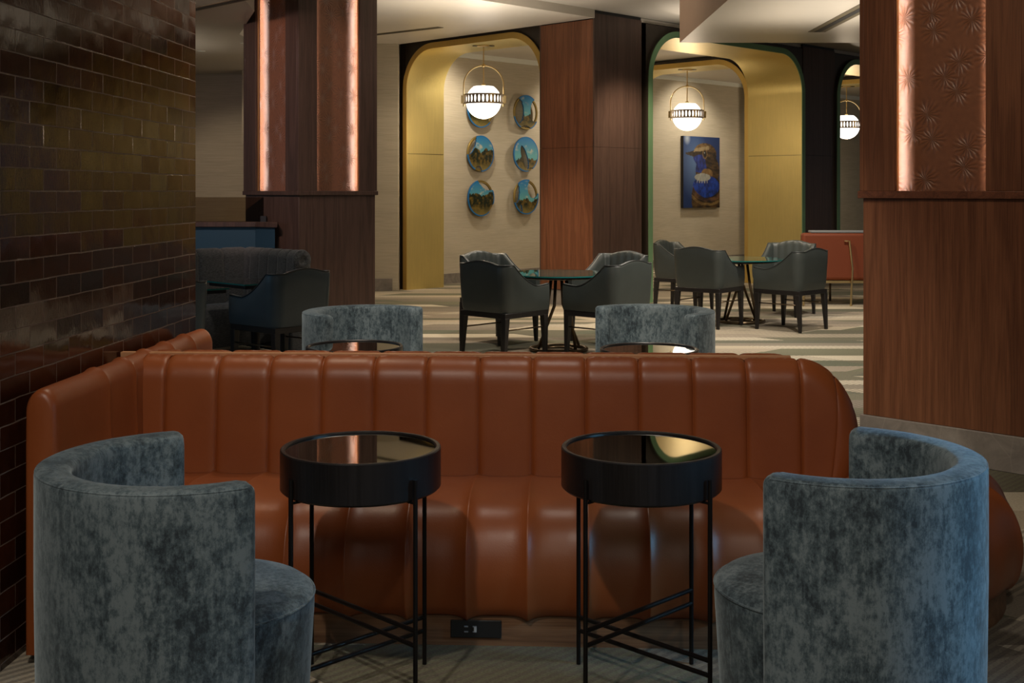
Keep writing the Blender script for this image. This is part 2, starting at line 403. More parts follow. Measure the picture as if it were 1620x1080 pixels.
# gallery side wall with the paintings
def wall_pq(name, p, q0, q1, z0, z1, t, m):
    a, b, c, d = PQ(p, q0), PQ(p, q1), PQ(p+t, q1), PQ(p+t, q0)
    return struct(MB().prism([a, b, c, d], z0, z1).build(name, m))
wall_pq('wall_gallery', 19.07, 14.5, 40, 0, 3.515, .3, PAPER)
wall_pq('baseboard_gallery', 19.04, 14.5, 40, 0, .15, .03, STONE)
wall_pq('trim_5', 19.02, 14.5, 40, 3.44, 3.515, .05, WHITE)
struct(MB().box(-8, -1.60, 16.8, 17.1, 0, 3.55).build('wall_back', PAPER))
struct(MB().box(-8, -1.68, 16.74, 16.8, 0, .17).build('baseboard_back', STONE))
struct(MB().box(-3.66, -3.0, 16.2, 16.8, 2.05, 3.04).build('trim_6', PAPER))
# brass arches of the gallery
def arch_outline(x0, x1, ztop, r, n=14):
    pts = [(x0, 0)]
    for k in range(n+1):
        a = PI-(PI/2)*k/n; pts.append((x0+r+r*math.cos(a), ztop-r+r*math.sin(a)))
    for k in range(n+1):
        a = PI/2-(PI/2)*k/n; pts.append((x1-r+r*math.cos(a), ztop-r+r*math.sin(a)))
    pts.append((x1, 0)); return pts
def arch(loc, rz, W, depth, edge_mat, label, e=.08, r=.62, H=3.45):
    root = empty('brass_arch', loc, rz, label, 'archway', 'brass arches of the gallery')
    o_ = arch_outline(0, W, H, r); i_ = arch_outline(e, W-e, H-e, r-e)
    lin = MB()
    P = [[(x, 0.012, z) for x, z in i_], [(x, depth, z) for x, z in i_], [(x, depth, z) for x, z in o_], [(x, depth-.012, z) for x, z in o_]]
    lin.grid(P); lin.build('lining', BRASS, root, smooth=True, auto=40)
    MB().grid([[(x, .0125, z) for x, z in o_], [(x, depth-.012, z) for x, z in o_]]).build('outer_casing', SPANDREL, root, smooth=True, auto=40)
    ed = MB(); P = [[(x, 0, z) for x, z in i_], [(x, .012, z) for x, z in i_], [(x, .012, z) for x, z in o_], [(x, 0, z) for x, z in o_]]
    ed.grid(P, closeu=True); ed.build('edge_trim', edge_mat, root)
    # seam line in the lining
    MB().box(e-.001, e+.002, .02, depth-.01, 1.925, 1.931).build('panel_joint', BRONZE, root); MB().box(W-e-.002, W-e+.001, .02, depth-.01, 1.925, 1.931).build('panel_joint', BRONZE, root)
    # dark wall round the arch
    sp = MB(); top = 3.50
    oo = [(x, z) for x, z in o_]
    ct = [(x if 0 < x < W else x, top) for x, z in oo]
    sp.grid([[(x, .05, z) for x, z in oo], [(x, .05, max(z, top) if 0 < x < W else top) for x, z in oo],
             [(x, .3, top) for x, z in oo], [(x, .3, z) for x, z in oo]], closeu=True)
    sp.build('spandrel', SPANDREL, root)
    return root
AX = (-PI/4)     # cross arches: local x runs along (1,-1), local y along (1,1)
def cross(q, lab):
    x, y = PQ(18.50, q); return arch((x, y, 0), -PI/4, (18.50-14.585)*S2, 1.0*S2, EDGE_GOLD, lab)
cross(15.40, 'gold brushed brass arch framing the six round paintings, left of the centre pillar')
cross(21.80, 'brass arch further back, framing the bird painting and its globe lamp')
cross(28.2, 'distant brass arch glimpsed at the third globe lamp, beside the dark pillar')
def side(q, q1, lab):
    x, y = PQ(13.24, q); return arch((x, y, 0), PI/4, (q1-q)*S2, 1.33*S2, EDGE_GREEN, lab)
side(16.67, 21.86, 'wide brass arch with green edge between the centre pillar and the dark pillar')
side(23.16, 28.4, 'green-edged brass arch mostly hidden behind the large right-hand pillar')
# left flank of the first arch, its shadow put in by dark colour
struct(MB().prism([PQ(18.52, 15.46), PQ(18.9, 15.46), PQ(18.9, 16.3), PQ(18.52, 16.3)], 0, 3.5).build('wall_flank', SPANDREL))

# ================================================================== pillars
def lounge_pillar(loc, side_, niches, label, wood, lip):
    root = empty('wood_pillar', (*loc, 0), PI/4, label, 'pillar', None)
    h = side_/2; H = 3.57
    MB().box(-h, h, -h, h, 0, .184).build('stone_skirting', STONE, root, bevel=.004)
    k = h-.014
    MB().box(-k, k, -k, k, .184, 1.36).build('lower_panel', wood, root, bevel=.003)
    MB().box(-h-.008, h+.008, -h-.008, h+.008, 1.36, 1.40).build('ledge', LEDGE if wood is WALNUT else WALNUT_DARK_SHADED, root, bevel=.003)
    c = h-.13
    MB().box(-c, c, -c, c, 1.40, H).build('core', BLACK, root)
    for f in range(4):
        R = Matrix.Rotation([0, -PI/2, PI, PI/2][f], 4, 'Z')
        st = .205*side_/.9
        if f in niches:
            for sgn in (-1, 1):
                a, b = sorted((sgn*h, sgn*(h-st)))
                # stile: mitred at the corner by keeping one of the two faces short
                if f % 2 == 1: a, b = sorted((sgn*(h-.0255), sgn*(h-st)))
                MB().box(a, b, -h, -h+.025, 1.40, H, R).build('stile', wood, root, bevel=.002)
                cc = sgn*(h-st); a, b = sorted((cc, cc+sgn*.012))
                a, b = sorted((cc, cc+sgn*.007))
                MB().box(a, b, -h+.0252, -h+.025+lip, 1.40, H, R).build('reveal', BRASS_FINE, root)
                a, b = sorted((cc+sgn*.022, cc+sgn*.036))
                MB().box(a, b, -h+.027, -h+.031, 1.405, H-.03, R).build('light_strip', LED, root)
            MB().box(-h+st-.06, h-st+.06, -h+.092, -h+.105, 1.40, H, R).build('fabric_panel', FLORAL, root)
        else:
            a = h if f % 2 == 0 else h-.0255
            MB().box(-a, a, -h, -h+.025, 1.40, H, R).build('face_board', wood, root, bevel=.002)
    return root
def plain_pillar(loc, side_, label, top=3.53):
    root = empty('wood_pillar', (*loc, 0), PI/4, label, 'pillar')
    h = side_/2
    MB().box(-h+.01, h-.01, -h+.01, h-.01, 0, .184).build('stone_skirting', STONE, root)
    for f in range(4):
        R = Matrix.Rotation([0, -PI/2, PI, PI/2][f], 4, 'Z')
        a = h if f % 2 == 0 else h-.0205
        m = [WALNUT_DARK_SHADED, WALNUT, WALNUT_DARK_SHADED, WALNUT][f]  # same wood, right-hand face darker: its shading is put into the colour
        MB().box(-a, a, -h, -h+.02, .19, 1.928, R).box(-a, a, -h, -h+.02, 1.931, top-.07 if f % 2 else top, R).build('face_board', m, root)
    MB().box(-h+.021, h-.021, -h+.021, h-.021, .184, top).build('core', BLACK, root)
    MB().box(-h+.006, h-.006, -h+.006, h-.006, top, 3.565).build('shadow_gap', BLACK, root)
    return root
# local -y faces (1,-1) direction (right-hand face seen from the camera); local -x faces (-1,-1) (left-hand face)
lounge_pillar((2.530, 6.51), .90, (0, 1), 'large walnut pillar at the right edge with a backlit floral copper panel', WALNUT, .022)
cB = lounge_pillar((-1.985, 11.757), .93, (0, 1), 'shaded walnut pillar on the left with two backlit copper niches', WALNUT_DARK_SHADED, .018)
plain_pillar((.983, 14.94), .90, 'plain walnut pillar in the centre between the two big brass arches')
plain_pillar((4.285, 18.22), .90, 'dark plain pillar right of the wide arch, behind the orange chair')

# ================================================================== pendants
def make_pendant():
    root = empty('globe_pendant')
    MB().lathe([(0, 3.37-.02), (.075, 3.35), (.09, 3.358), (.09, 3.37)], 32).build('canopy', BRASS_FINE, root, smooth=True, auto=40)
    for a in (-1, 1): MB().lathe([(0, 3.362), (.05, 3.362), (.05, 3.37)], 24, c=(a*.10, 0)).build('canopy_inset', BRONZE, root)
    MB().tube([(0, 0, 3.36), (0, 0, 2.84)], .008).build('stem', BRASS_FINE, root, smooth=True, auto=40)
    MB().lathe([(0, 3.075), (.02, 3.083), (.028, 3.10), (.02, 3.117), (0, 3.125)], 20).build('collar', BRASS_FINE, root, smooth=True)
    pts = [(.27, 0, 2.60), (.27, 0, 2.70)]+[(.27*math.cos(PI*k/28), 0, 2.83+.27*math.sin(PI*k/28)) for k in range(29)]+[(-.27, 0, 2.70), (-.27, 0, 2.60)]
    MB().tube(pts, .0095, 10).build('hoop', BRASS_FINE, root, smooth=True, auto=60)
    prof = []
    for k in range(25):
        a = -PI/2+(PI/2+.98)*k/24; prof.append((max(.24*math.cos(a), 0), 2.617+.24*math.sin(a)))
    prof += [(.09, 2.617+.24*math.sin(.98)+.004), (0, 2.617+.24*math.sin(.98)+.006)]
    gl = MB().lathe(prof, 48).build('globe', GLOBE, root, smooth=True)
    MB().lathe([(0, 2.825), (.03, 2.822), (.025, 2.85), (0, 2.86)], 20).build('globe_cap', BRASS_FINE, gl, smooth=True)
    # pierced band: rails and bars leave oval openings
    bm_ = MB(); R = .262; z0, z1 = 2.585, 2.70; nseg = 30
    for zz in (z0, z1): bm_.lathe([(R-.006, zz-.010), (R+.006, zz-.010), (R+.006, zz+.010), (R-.006, zz+.010), (R-.006, zz-.010)], 96)
    for k in range(nseg):
        a0 = 2*PI*k/nseg
        rows = []
        for j in range(9):
            t = j/8; zz = z0+(z1-z0)*t; wd = .46+.50*abs(2*t-1)**2.2; half = wd*2*PI/nseg*.5
            rows.append([((R+dr)*math.cos(a0+s*half), (R+dr)*math.sin(a0+s*half), zz) for s, dr in ((-1, -.004), (1, -.004), (1, .004), (-1, .004))])
        bm_.grid(rows, closev=True)
    bm_.build('pierced_band', mat('band_brass', (.42, .36, .30), .4, .7), root)
    for s in (-1, 1):
        br = MB().box(s*.283-.022, s*.283+.022, -.02, .02, 2.585, 2.695).build('bracket', BRASS_FINE, root, bevel=.004)
        MB().tube([(s*.268, 0, 2.61), (s*.268, 0, 2.545)], .012, 10).build('finial', BRASS_FINE, br, smooth=True, auto=50)
    return root
pd = make_pendant(); pd.location = (-.385, 16.2, 0)
tag(pd, 'lit white globe pendant in brass hoop hanging before the round paintings', 'pendant lamp', 'globe pendants in the gallery')
p2 = copy_tree(pd); p2.location = (2.845, 19.4, 0); p2['label'] = 'lit white globe pendant hanging above the bird painting'
p3 = copy_tree(pd); p3.location = (6.30, 22.5, 0); p3['label'] = 'lit globe pendant half hidden by the big right-hand pillar'

# ================================================================== painted pictures
def vnoise(x, y, s):
    xi, yi = math.floor(x), math.floor(y); fx, fy = x-xi, y-yi
    def h(a, b):
        n_ = math.sin(a*127.1+b*311.7+s*74.7)*43758.5453; return n_-math.floor(n_)
    fx = fx*fx*(3-2*fx); fy = fy*fy*(3-2*fy)
    return (h(xi, yi)*(1-fx)+h(xi+1, yi)*fx)*(1-fy)+(h(xi, yi+1)*(1-fx)+h(xi+1, yi+1)*fx)*fy
def fbm(x, y, s, o=4):
    t = 0; a = .5
    for i in range(o): t += a*vnoise(x, y, s+i); x *= 2.1; y *= 2.1; a *= .5
    return t
def lerp(a, b, t): t = min(max(t, 0), 1); return tuple(a[i]+(b[i]-a[i])*t for i in range(3))
def paint_mesh(o, fn):
    me = o.data; at = me.color_attributes.new('paint', 'FLOAT_COLOR', 'POINT')
    for i, v in enumerate(me.vertices): at.data[i].color = (*fn(v.co.x, v.co.z), 1)
def landscape(seed, horizon):
    def fn(x, y):
        if x*x+y*y > .258**2: return (.008, .13, .36)
        X, Y = x/.27, y/.27
        sky = lerp((.10, .33, .36), (.008, .15, .40), (Y+.1)*.9)
        cl = fbm(X*2.5+seed, Y*4, seed)
        sky = lerp(sky, (.55, .50, .36), (cl-.56)*5*(1-abs(Y-.35)))
        tree = horizon+.55*(fbm(X*2.6, 3.3, seed+9)-.45)+.18*(fbm(X*9, 1, seed+4)-.5)
        if Y < tree:
            g = fbm(X*7, Y*7, seed+20); c = lerp((.006, .012, .004), (.17, .105, .015), (g-.38)*2.6)
            c = lerp(c, (.22, .17, .05), (-Y-.45)*1.6); return c
        return sky
    return fn
def ell(cx, cy, rx, ry, rot=0):
    c, s = math.cos(rot), math.sin(rot)
    return lambda x, y: (((x-cx)*c+(y-cy)*s)/rx)**2+((-(x-cx)*s+(y-cy)*c)/ry)**2 < 1
def round_painting(pxx, zc, cuts, seed, hz, label):
    k = (pxx-810)/1890.; Y = 19.04/(1-k); X = k*Y
    root = empty('round_painting', (X+.02, Y-.02, zc), PI/4, label, 'painting', 'round landscape paintings on the gallery wall')
    nr, nt = 24, 96; mb = MB(); R = .28
    for i in range(nr+1):
        for j in range(nt):
            a = 2*PI*j/nt; r = R*i/nr; mb.v.append((r*math.cos(a), -.03, r*math.sin(a)))
    for i in range(nr):
        for j in range(nt):
            a = 2*PI*(j+.5)/nt; r = (i+.5)/nr; x, y = r*math.cos(a), r*math.sin(a)
            if any(c(x, y) for c in cuts): continue
            j2 = (j+1) % nt; mb.f.append((i*nt+j, i*nt+j2, (i+1)*nt+j2, (i+1)*nt+j))
    o = mb.build('painted_disc', PAINT, root, fixn=True); paint_mesh(o, landscape(seed, hz)); o.data.materials.append(PAINTRIM)
    s = o.modifiers.new('thick', 'SOLIDIFY'); s.thickness = .022; s.offset = -1 if o.data.polygons[0].normal.y < 0 else 1; s.material_offset_rim = 1
    g = MB(); prof = [(.235, 0), (.235, -.012), (.245, -.020), (.255, -.014), (.268, -.020), (.279, -.010), (.279, 0)]
    rows = [[(r*math.cos(2*PI*j/96), d, r*math.sin(2*PI*j/96)) for r, d in prof] for j in range(96)]
    g.grid(rows, closeu=True, closev=True); g.build('gilt_ring', mat('dull_gilt', (.22, .155, .04), .5, .5) if 'dull_gilt' not in bpy.data.materials else bpy.data.materials['dull_gilt'], root, smooth=True, auto=60)
round_painting(757, 2.66, [ell(.85, -.35, .3, .4)], 1, .2, 'round painting mostly hidden behind the left globe pendant')
round_painting(757, 1.978, [ell(-.80, .62, .42, .72, -.35), ell(-.2, -.98, .26, .30)], 2, .22, 'round landscape painting, left column middle, trees under a bright sky')
round_painting(757.5, 1.29, [ell(.38, .92, .72, .42, -.5), ell(.85, -.65, .25, .32)], 3, .25, 'round landscape painting, left column bottom, with one round tree')
round_painting(829, 2.66, [ell(-.62, .1, .40, .72, .1), ell(.72, .12, .40, .66, -.1), ell(-.1, -1.02, .5, .26)], 4, -.1, 'round painting, right column top, narrow blue band between two openings')
round_painting(828.5, 1.99, [ell(-.12, -.2, .24, .72, .38), ell(.4, -.98, .22, .22)], 5, -.25, 'round painting, right column middle, leaf-shaped opening in the sky')
round_painting(829, 1.305, [ell(.55, .5, .46, .58, 0), ell(-.85, .25, .3, .6, 0), ell(-.45, -.65, .1, .25, .3)], 6, -.15, 'round painting, right column bottom, blue wedge beside a gilt ring')
# bird painting
def bird(x, z):
    X, Y = x/1.15, z/1.34          # 0..1 each
    bg = lerp((.012, .035, .14), (.10, .19, .40), 1-math.hypot((X-.30)*1.5, (Y-.62)*1.1)*1.7)
    bg = lerp(bg, (.50, .58, .68), .9-math.hypot(X-.10, Y-.97)*9)
    def inel(cx, cy, rx, ry, rot=0): return ell(cx, cy, rx, ry, rot)(X, Y)
    g = fbm(X*22, Y*22, 3); g2 = fbm(X*9+Y*7, Y*30, 8)
    col = bg
    body = inel(.66, .13, .44, .40) or inel(.66, .52, .33, .26) or inel(.56, .74, .30, .17)
    head = inel(.60, .755, .31, .155)
    beak = (.06 < X < .36) and abs(Y-(.758-.0*(X-.06))) < .010+.10*(X-.06)/.3*.45
    if beak: col = lerp((.03, .02, .012), (.10, .07, .04), g*1.2)
    if body or head:
        col = lerp((.02, .012, .006), (.20, .11, .03), (g2-.35)*2.4)
        if Y > .80 and X < .75: col = lerp((.10, .055, .02), (.42, .25, .09), (g-.25)*2)
        if .775 < Y-.12*(X-.3) < .83 and .22 < X < .70: col = lerp((.30, .20, .09), (.55, .42, .22), g*1.6)
        if inel(.36, .73, .17, .06): col = lerp((.015, .011, .008), (.09, .05, .02), g)
        if inel(.50, .62, .30, .13) and X+Y*.4 < .86: col = lerp((.006, .012, .09), (.015, .05, .36), (g-.2)*2)
        if inel(.64, .48, .16, .075): col = lerp((.20, .10, .03), (.42, .25, .08), g*1.5)
    if inel(.62, .30, .37, .155) : col = lerp((.004, .012, .08), (.012, .06, .42), (g-.2)*2.2)
    if abs(math.hypot((X-.68)/.62, (Y-.40)/.36)-.80) < .075 and Y < .38 and body: col = lerp((.02, .015, .02), (.30, .15, .06), (g2-.2)*1.8)
    if abs(math.hypot((X-.68)/.62, (Y-.40)/.36)-.98) < .05 and Y < .40 and body: col = lerp((.14, .07, .02), (.45, .30, .10), (g2-.2)*1.8)
    if inel(.52, .43, .22, .055) or (Y > .345 and Y < .44 and abs(X-.52) < .16-.0*(Y) and math.sin(X*90) > -.2+(.40-Y)*14): col = lerp((.40, .42, .38), (.75, .76, .68), g*1.4)
    ex, ey = (X-.585)*1.15, (Y-.757)*1.34
    d = math.hypot(ex, ey*.85)
    if d < .078: col = (.34, .22, .08)
    if d < .062: col = (.10, .05, .012)
    if d < .048: col = (.008, .005, .004)
    if math.hypot(ex+.012, ey-.025) < .012: col = (.5, .55, .6)
    m_ = .75 if col is bg else (.75 if col[2] > col[0]*.95 else .48)
    return tuple(c*m_ for c in col)
nx, nz = 92, 108; mb = MB()
for j in range(nz+1):
    for i in range(nx+1): mb.v.append((1.15*i/nx, 0, 1.34*j/nz))
for j in range(nz):
    for i in range(nx): mb.f.append((j*(nx+1)+i, j*(nx+1)+i+1, (j+1)*(nx+1)+i+1, (j+1)*(nx+1)+i))
ka = (1081-810)/1890.; Yb = 18.98/(1-ka)
bp = empty('bird_painting', (ka*Yb, Yb, 1.083), PI/4, 'tall canvas painting of a blue-throated brown songbird under the second globe', 'painting')
o = mb.build('painted_canvas', PAINT, bp, fixn=False); paint_mesh(o, bird)
for v in o.data.vertices: v.co.y = -.003
MB().box(0, 1.15, 0, .055, 0, 1.34).build('stretcher_box', BLACK, bp)

# ================================================================== the sofa
SO = Vector((-1.38, 4.39, 0)); SA = -.045
sofa = empty('banquette_sofa', SO, SA, 'long cognac leather channel-tufted double-sided sofa in front of the tiled wall', 'sofa')
def displace(P, amp, closev=False):
    nu, nv = len(P), len(P[0]); A = np.array([[tuple(p) for p in r] for r in P], float)
    du = np.empty_like(A); dv = np.empty_like(A)
    du[1:-1] = A[2:]-A[:-2]; du[0] = A[1]-A[0]; du[-1] = A[-1]-A[-2]
    dv[:, 1:-1] = A[:, 2:]-A[:, :-2]; dv[:, 0] = A[:, 1]-A[:, 0]; dv[:, -1] = A[:, -1]-A[:, -2]
    nn = np.cross(du, dv); l = np.linalg.norm(nn, axis=2, keepdims=True); l[l < 1e-9] = 1; nn /= l
    return A+nn*np.array(amp)[..., None]
def channels(seams, n=14, ex=4.0):
    out = []                                # list of (s, puff 0..1)
    for a, b in zip(seams[:-1], seams[1:]):
        for k in range(n):
            f = .5-.5*math.cos(PI*k/n); out.append((a+(b-a)*f, 1-abs(2*f-1)**ex))
    out.append((seams[-1], 0)); return out
PITCH = .1867
fs = [1.272+PITCH*k for k in range(-6, 7)]
UE = 2.45
# seat
arcs = [math.radians(a) for a in (12, 38, 64, 90, 116, 142, 168)]
AL = .5
seams = [.05]+fs[:-0 or None]+[UE+a*AL for a in arcs]+[2*UE+PI*AL-u for u in reversed(fs)]+[2*UE+PI*AL-.05]
prof = spline([(.12, 0, .405), (.25, 0, .412), (.38, 0, .420), (.50, 0, .420), (.585, 0, .402), (.645, 0, .355), (.678, 0, .29), (.690, 0, .22), (.684, 0, .155), (.668, 0, .11), (.63, 0, .09), (.45, 0, .088)], 4)
def spath(s):
    if s < UE: return (s, 0), (0, -1)
    if s < UE+PI*AL:
        a = (s-UE)/AL-PI/2; return (UE, 0), (math.cos(a), math.sin(a))
    return (2*UE+PI*AL-s, 0), (0, 1)
ch = channels(seams, 12); P = []; A = []
for s, pf in ch:
    (cx, cy), (nx_, ny_) = spath(s); P.append([(cx+nx_*p.x, cy+ny_*p.x, p.z) for p in prof])
    A.append([.017*(pf-1)*min(1, .25+j/10) for j in range(len(prof))])
Q = displace(P, A)
# make sure the displacement points outwards (grooves go in)
def grooved(P, amp):
    Q1 = displace(P, amp); return Q1
seat = MB().grid([[tuple(p) for p in r] for r in Q]).build('seat', LEATHER, sofa, smooth=True)
# plinth
pp = []
for k in range(25):
    a = -PI/2+PI*k/24; pp.append((UE+.65*math.cos(a), .65*math.sin(a)))
poly = [(.0, -.65)]+pp+[(.0, .65)]
MB().prism(poly, 0, .092).build('plinth', PLINTH, sofa, auto=30, smooth=True)
# backs
def back_pad(sign, name, zt=.81, ue=2.60):
    u0, uend = .055, ue; a_, b_ = .21, .27; uc = uend-a_; zc = zt-b_
    nA = 60; arc = [(uc+a_*math.sin(PI/2*k/nA), zc+b_*math.cos(PI/2*k/nA)) for k in range(nA+1)]
    L = [0]
    for k in range(nA): L.append(L[-1]+math.dist(arc[k], arc[k+1]))
    tot = uc+L[-1]
    def top(s):
        if s <= uc: return (s, zt)
        t = s-uc
        for k in range(nA):
            if L[k+1] >= t:
                f = (t-L[k])/(L[k+1]-L[k]); return (arc[k][0]+(arc[k+1][0]-arc[k][0])*f, arc[k][1]+(arc[k+1][1]-arc[k][1])*f)
        return arc[-1]
    zb = .395
    def bot(s):
        if s <= uc: return s
        return uc+(a_-.03)*math.sin(PI/2*min((s-uc)/L[-1], 1))
    sm = [u0]+fs+[uc+.145, tot]
    ch = channels(sm, 22, 13.0)
    out = np.array([top(u0-.3+(tot-u0+.3)*k/400) for k in range(401)]+[(uend-.03*((k/30.)**2), zc-(zc-zb)*k/30.) for k in range(31)])
    nf = 26; P = []; A = []
    for s, pf in ch:
        tu, tz = top(s); bu = bot(s); rowf = []; rowb = []; am = []
        for k in range(nf+1):
            q = math.sin(PI/2*k/nf)**1.3 if k else 0
            bulge = .05*math.sin(PI*q)*max(0, (s-uc)/L[-1]) if s > uc else 0
            u = bu+(tu-bu)*q+bulge*.4; z = zb+(tz-zb)*q
            if s == tot: u = uend-.03*((1-q)**2)
            d = float(np.min(np.hypot(out[:, 0]-u, out[:, 1]-z))) if (k < nf and s < tot) else 0.0
            d = max(d-.002, 0)
            R1 = .075; R2 = .055
            lean = .032*(z-zb)/.42
            e1 = R1*(1-math.sqrt(max(0, 1-(1-min(d/R1, 1))**2))); e2 = R2*(1-math.sqrt(max(0, 1-(1-min(d/R2, 1))**2)))
            rowf.append((u, sign*(-.165+lean+e1), z)); rowb.append((u, sign*(-.165+.032+R1+R2-e2 if True else 0), z))
            am.append((.0105 if s < uc+.02 else .004)*(pf-1))
        P.append(rowf+rowb[::-1][1:]); A.append(am+am[::-1][1:])
    if sign < 0: pass
    A = [[a*(1 if sign > 0 else -1) for a in r] for r in A]
    Q = displace(P, A)
    return MB().grid([[tuple(p) for p in r] for r in Q]).build(name, LEATHER, sofa, smooth=True)
back_pad(1, 'backrest', .81, 2.60); back_pad(-1, 'backrest', .81, 2.53)
MB().box(-.055, 2.38, -.014, .014, .092, .810).build('backrest_divider', mat('tan_welt', (.42, .20, .09), .6), sofa, bevel=.002)
# returns along the wall
def ret(sign, v1):
    w0, w1, zt = -.022, .075, .815
    pr = [(w1+.012, .38), (w1+.006, .52), (w1, .66)]
    R = (w1-w0)/2; c = (w0+w1)/2
    for k in range(1, 14): a = PI*k/14; pr.append((c+R*math.cos(a), zt-.07+.07*math.sin(a)))
    pr += [(w0, .66), (w0, .03)]; pr = [(w1+.012, .03)]+pr
    sm = [.0, .22, .46, v1]
    P = []; A = []
    chn = channels(sm, 16, 8.0)
    for s, pf in chn:
        e = v1-s; sc = 1; 
        if e < .03: sc = 1-.28*(1-math.sqrt(max(0, 1-(1-e/.03)**2)))
        row = []; 
        for x, z in pr: row.append((c+(x-c)*sc, sign*s, .1+(z-.1)*(1-(1-sc)*.12)))
        last = (s > sm[-2] and pf < 1 and s > (sm[-2]+v1)/2)
        P.append(row); A.append([sign*.007*((1 if last else pf)-1) for _ in row])
    A = [[-a for a in r] for r in A]
    Q = displace(P, A)
    return MB().grid([[tuple(p) for p in r] for r in Q], capu=True).build('side_backrest', LEATHER, sofa, smooth=True, auto=50)
ret(-1, .87); ret(1, .72)
# outlet on the plinth
out_ = empty('power_outlet', SO+Matrix.Rotation(SA, 3, 'Z')@Vector((1.30, -.652, .053)), SA, 'black power outlet plate set into the sofa plinth', 'power outlet')
MB().box(-.078, .078, -.006, 0, -.027, .027).build('plate', BLACK, out_, bevel=.002)
for x in (-.030, -.004):
    MB().box(x-.006, x+.006, -.008, -.0055, -.010, -.006).build('socket', GREYCLOTH, out_)
    MB().box(x-.006, x+.006, -.008, -.0055, .006, .010).build('socket', GREYCLOTH, out_)
MB().box(-.006, .002, -.0085, -.0055, -.008, .008).build('usb_port', mat('usb_white', (.5, .5, .5), .5), out_)

# ================================================================== velvet armchairs
def make_armchair():
    root = empty('barrel_armchair')
    Ro, Ri, zt = .345, .262, .766
    sec = [(Ri, .36), (Ri, .60), (Ri, zt-.03)]
    for k in range(1, 6): a = PI-(PI/2)*k/6; sec.append((Ri+.024+.024*math.cos(a), zt-.024+.024*math.sin(a)))
    sec += [(Ri+.03, zt), ((Ri+Ro)/2, zt+.003), (Ro-.012, zt)]
    for k in range(1, 5): a = PI/2-(PI/2)*k/4; sec.append((Ro-.014+.014*math.cos(a), zt-.014+.014*math.sin(a)))
    sec += [(Ro, zt-.06), (Ro, .5), (Ro-.004, .2), (Ro-.008, .05), (Ro-.02, .04), (Ri, .04)]
    P = []; ang0 = math.radians(97); n = 72
    cr = (Ri+Ro)/2
    for i in range(n+1):
        a = PI-ang0+2*ang0*i/n
        P.append([(r*math.cos(a), r*math.sin(a), z) for r, z in sec])
    # rounded ends
    def endrow(a, d, sc):
        t = (-math.sin(a), math.cos(a)); row = []
        for r, z in sec:
            rr = cr+(r-cr)*sc; zz = z if z < .1 else .05+(z-.05)*(1-(1-sc)*.06)
            row.append((rr*math.cos(a)+t[0]*d, rr*math.sin(a)+t[1]*d, zz))
        return row
    a0 = PI-ang0; a1 = PI+ang0
    pre = [endrow(a0, -.022, .45), endrow(a0, -.020, .75), endrow(a0, -.012, .93)]
    post = [endrow(a1, .012, .93), endrow(a1, .020, .75), endrow(a1, .022, .45)]
    bk = MB().grid(pre+P+post, closev=True, capu=True).build('backrest', VELVET, root, smooth=True)
    pts = [((Ro-.003)*math.cos(PI-ang0+2*ang0*i/n), (Ro-.003)*math.sin(PI-ang0+2*ang0*i/n), zt-.006) for i in range(n+1)]
    MB().tube(pts, .0022, 6).build('piping', VELVET, bk, smooth=True)
    prof = [(.20, .045), (.238, .05), (.245, .10), (.256, .30), (.262, .40), (.262, .425), (.256, .438), (.245, .446), (.20, .455), (.10, .46), (0, .461)]
    st_ = MB().lathe(prof, 72, c=(.035, 0)).build('seat', VELVET, root, smooth=True)
    MB().tube([(.035+.2615*math.cos(2*PI*k/72), .2615*math.sin(2*PI*k/72), .43) for k in range(72)], .0035, 6, closed=True).build('seat_piping', VELVET, st_, smooth=True)
    MB().lathe([(0, 0), (.20, 0), (.20, .045), (0, .045)], 48, c=(.01, 0)).build('swivel_base', BLACK, root)
    return root
g_ = 'blue-grey velvet barrel armchairs around the sofa'
a1 = make_armchair(); a1.location = (-.770, 2.85, 0); a1.rotation_euler.z = math.radians(29)
tag(a1, 'blue-grey velvet barrel armchair in the left foreground, seat facing right', 'armchair', g_)
def put(src, loc, deg, label, **k):
    c = copy_tree(src); c.location = (*loc, k.get('z', 0)); c.rotation_euler = (0, 0, math.radians(deg)); c['label'] = label; return c
put(a1, (.792, 2.915), 180-33, 'blue-grey velvet barrel armchair in the right foreground, seat facing left')
put(a1, (-.766, 6.35), -45, 'velvet barrel armchair behind the sofa on the left, beside the dark niche pillar')
put(a1, (.737, 6.39), 180+45, 'velvet barrel armchair behind the sofa on the right, before the dining tables')

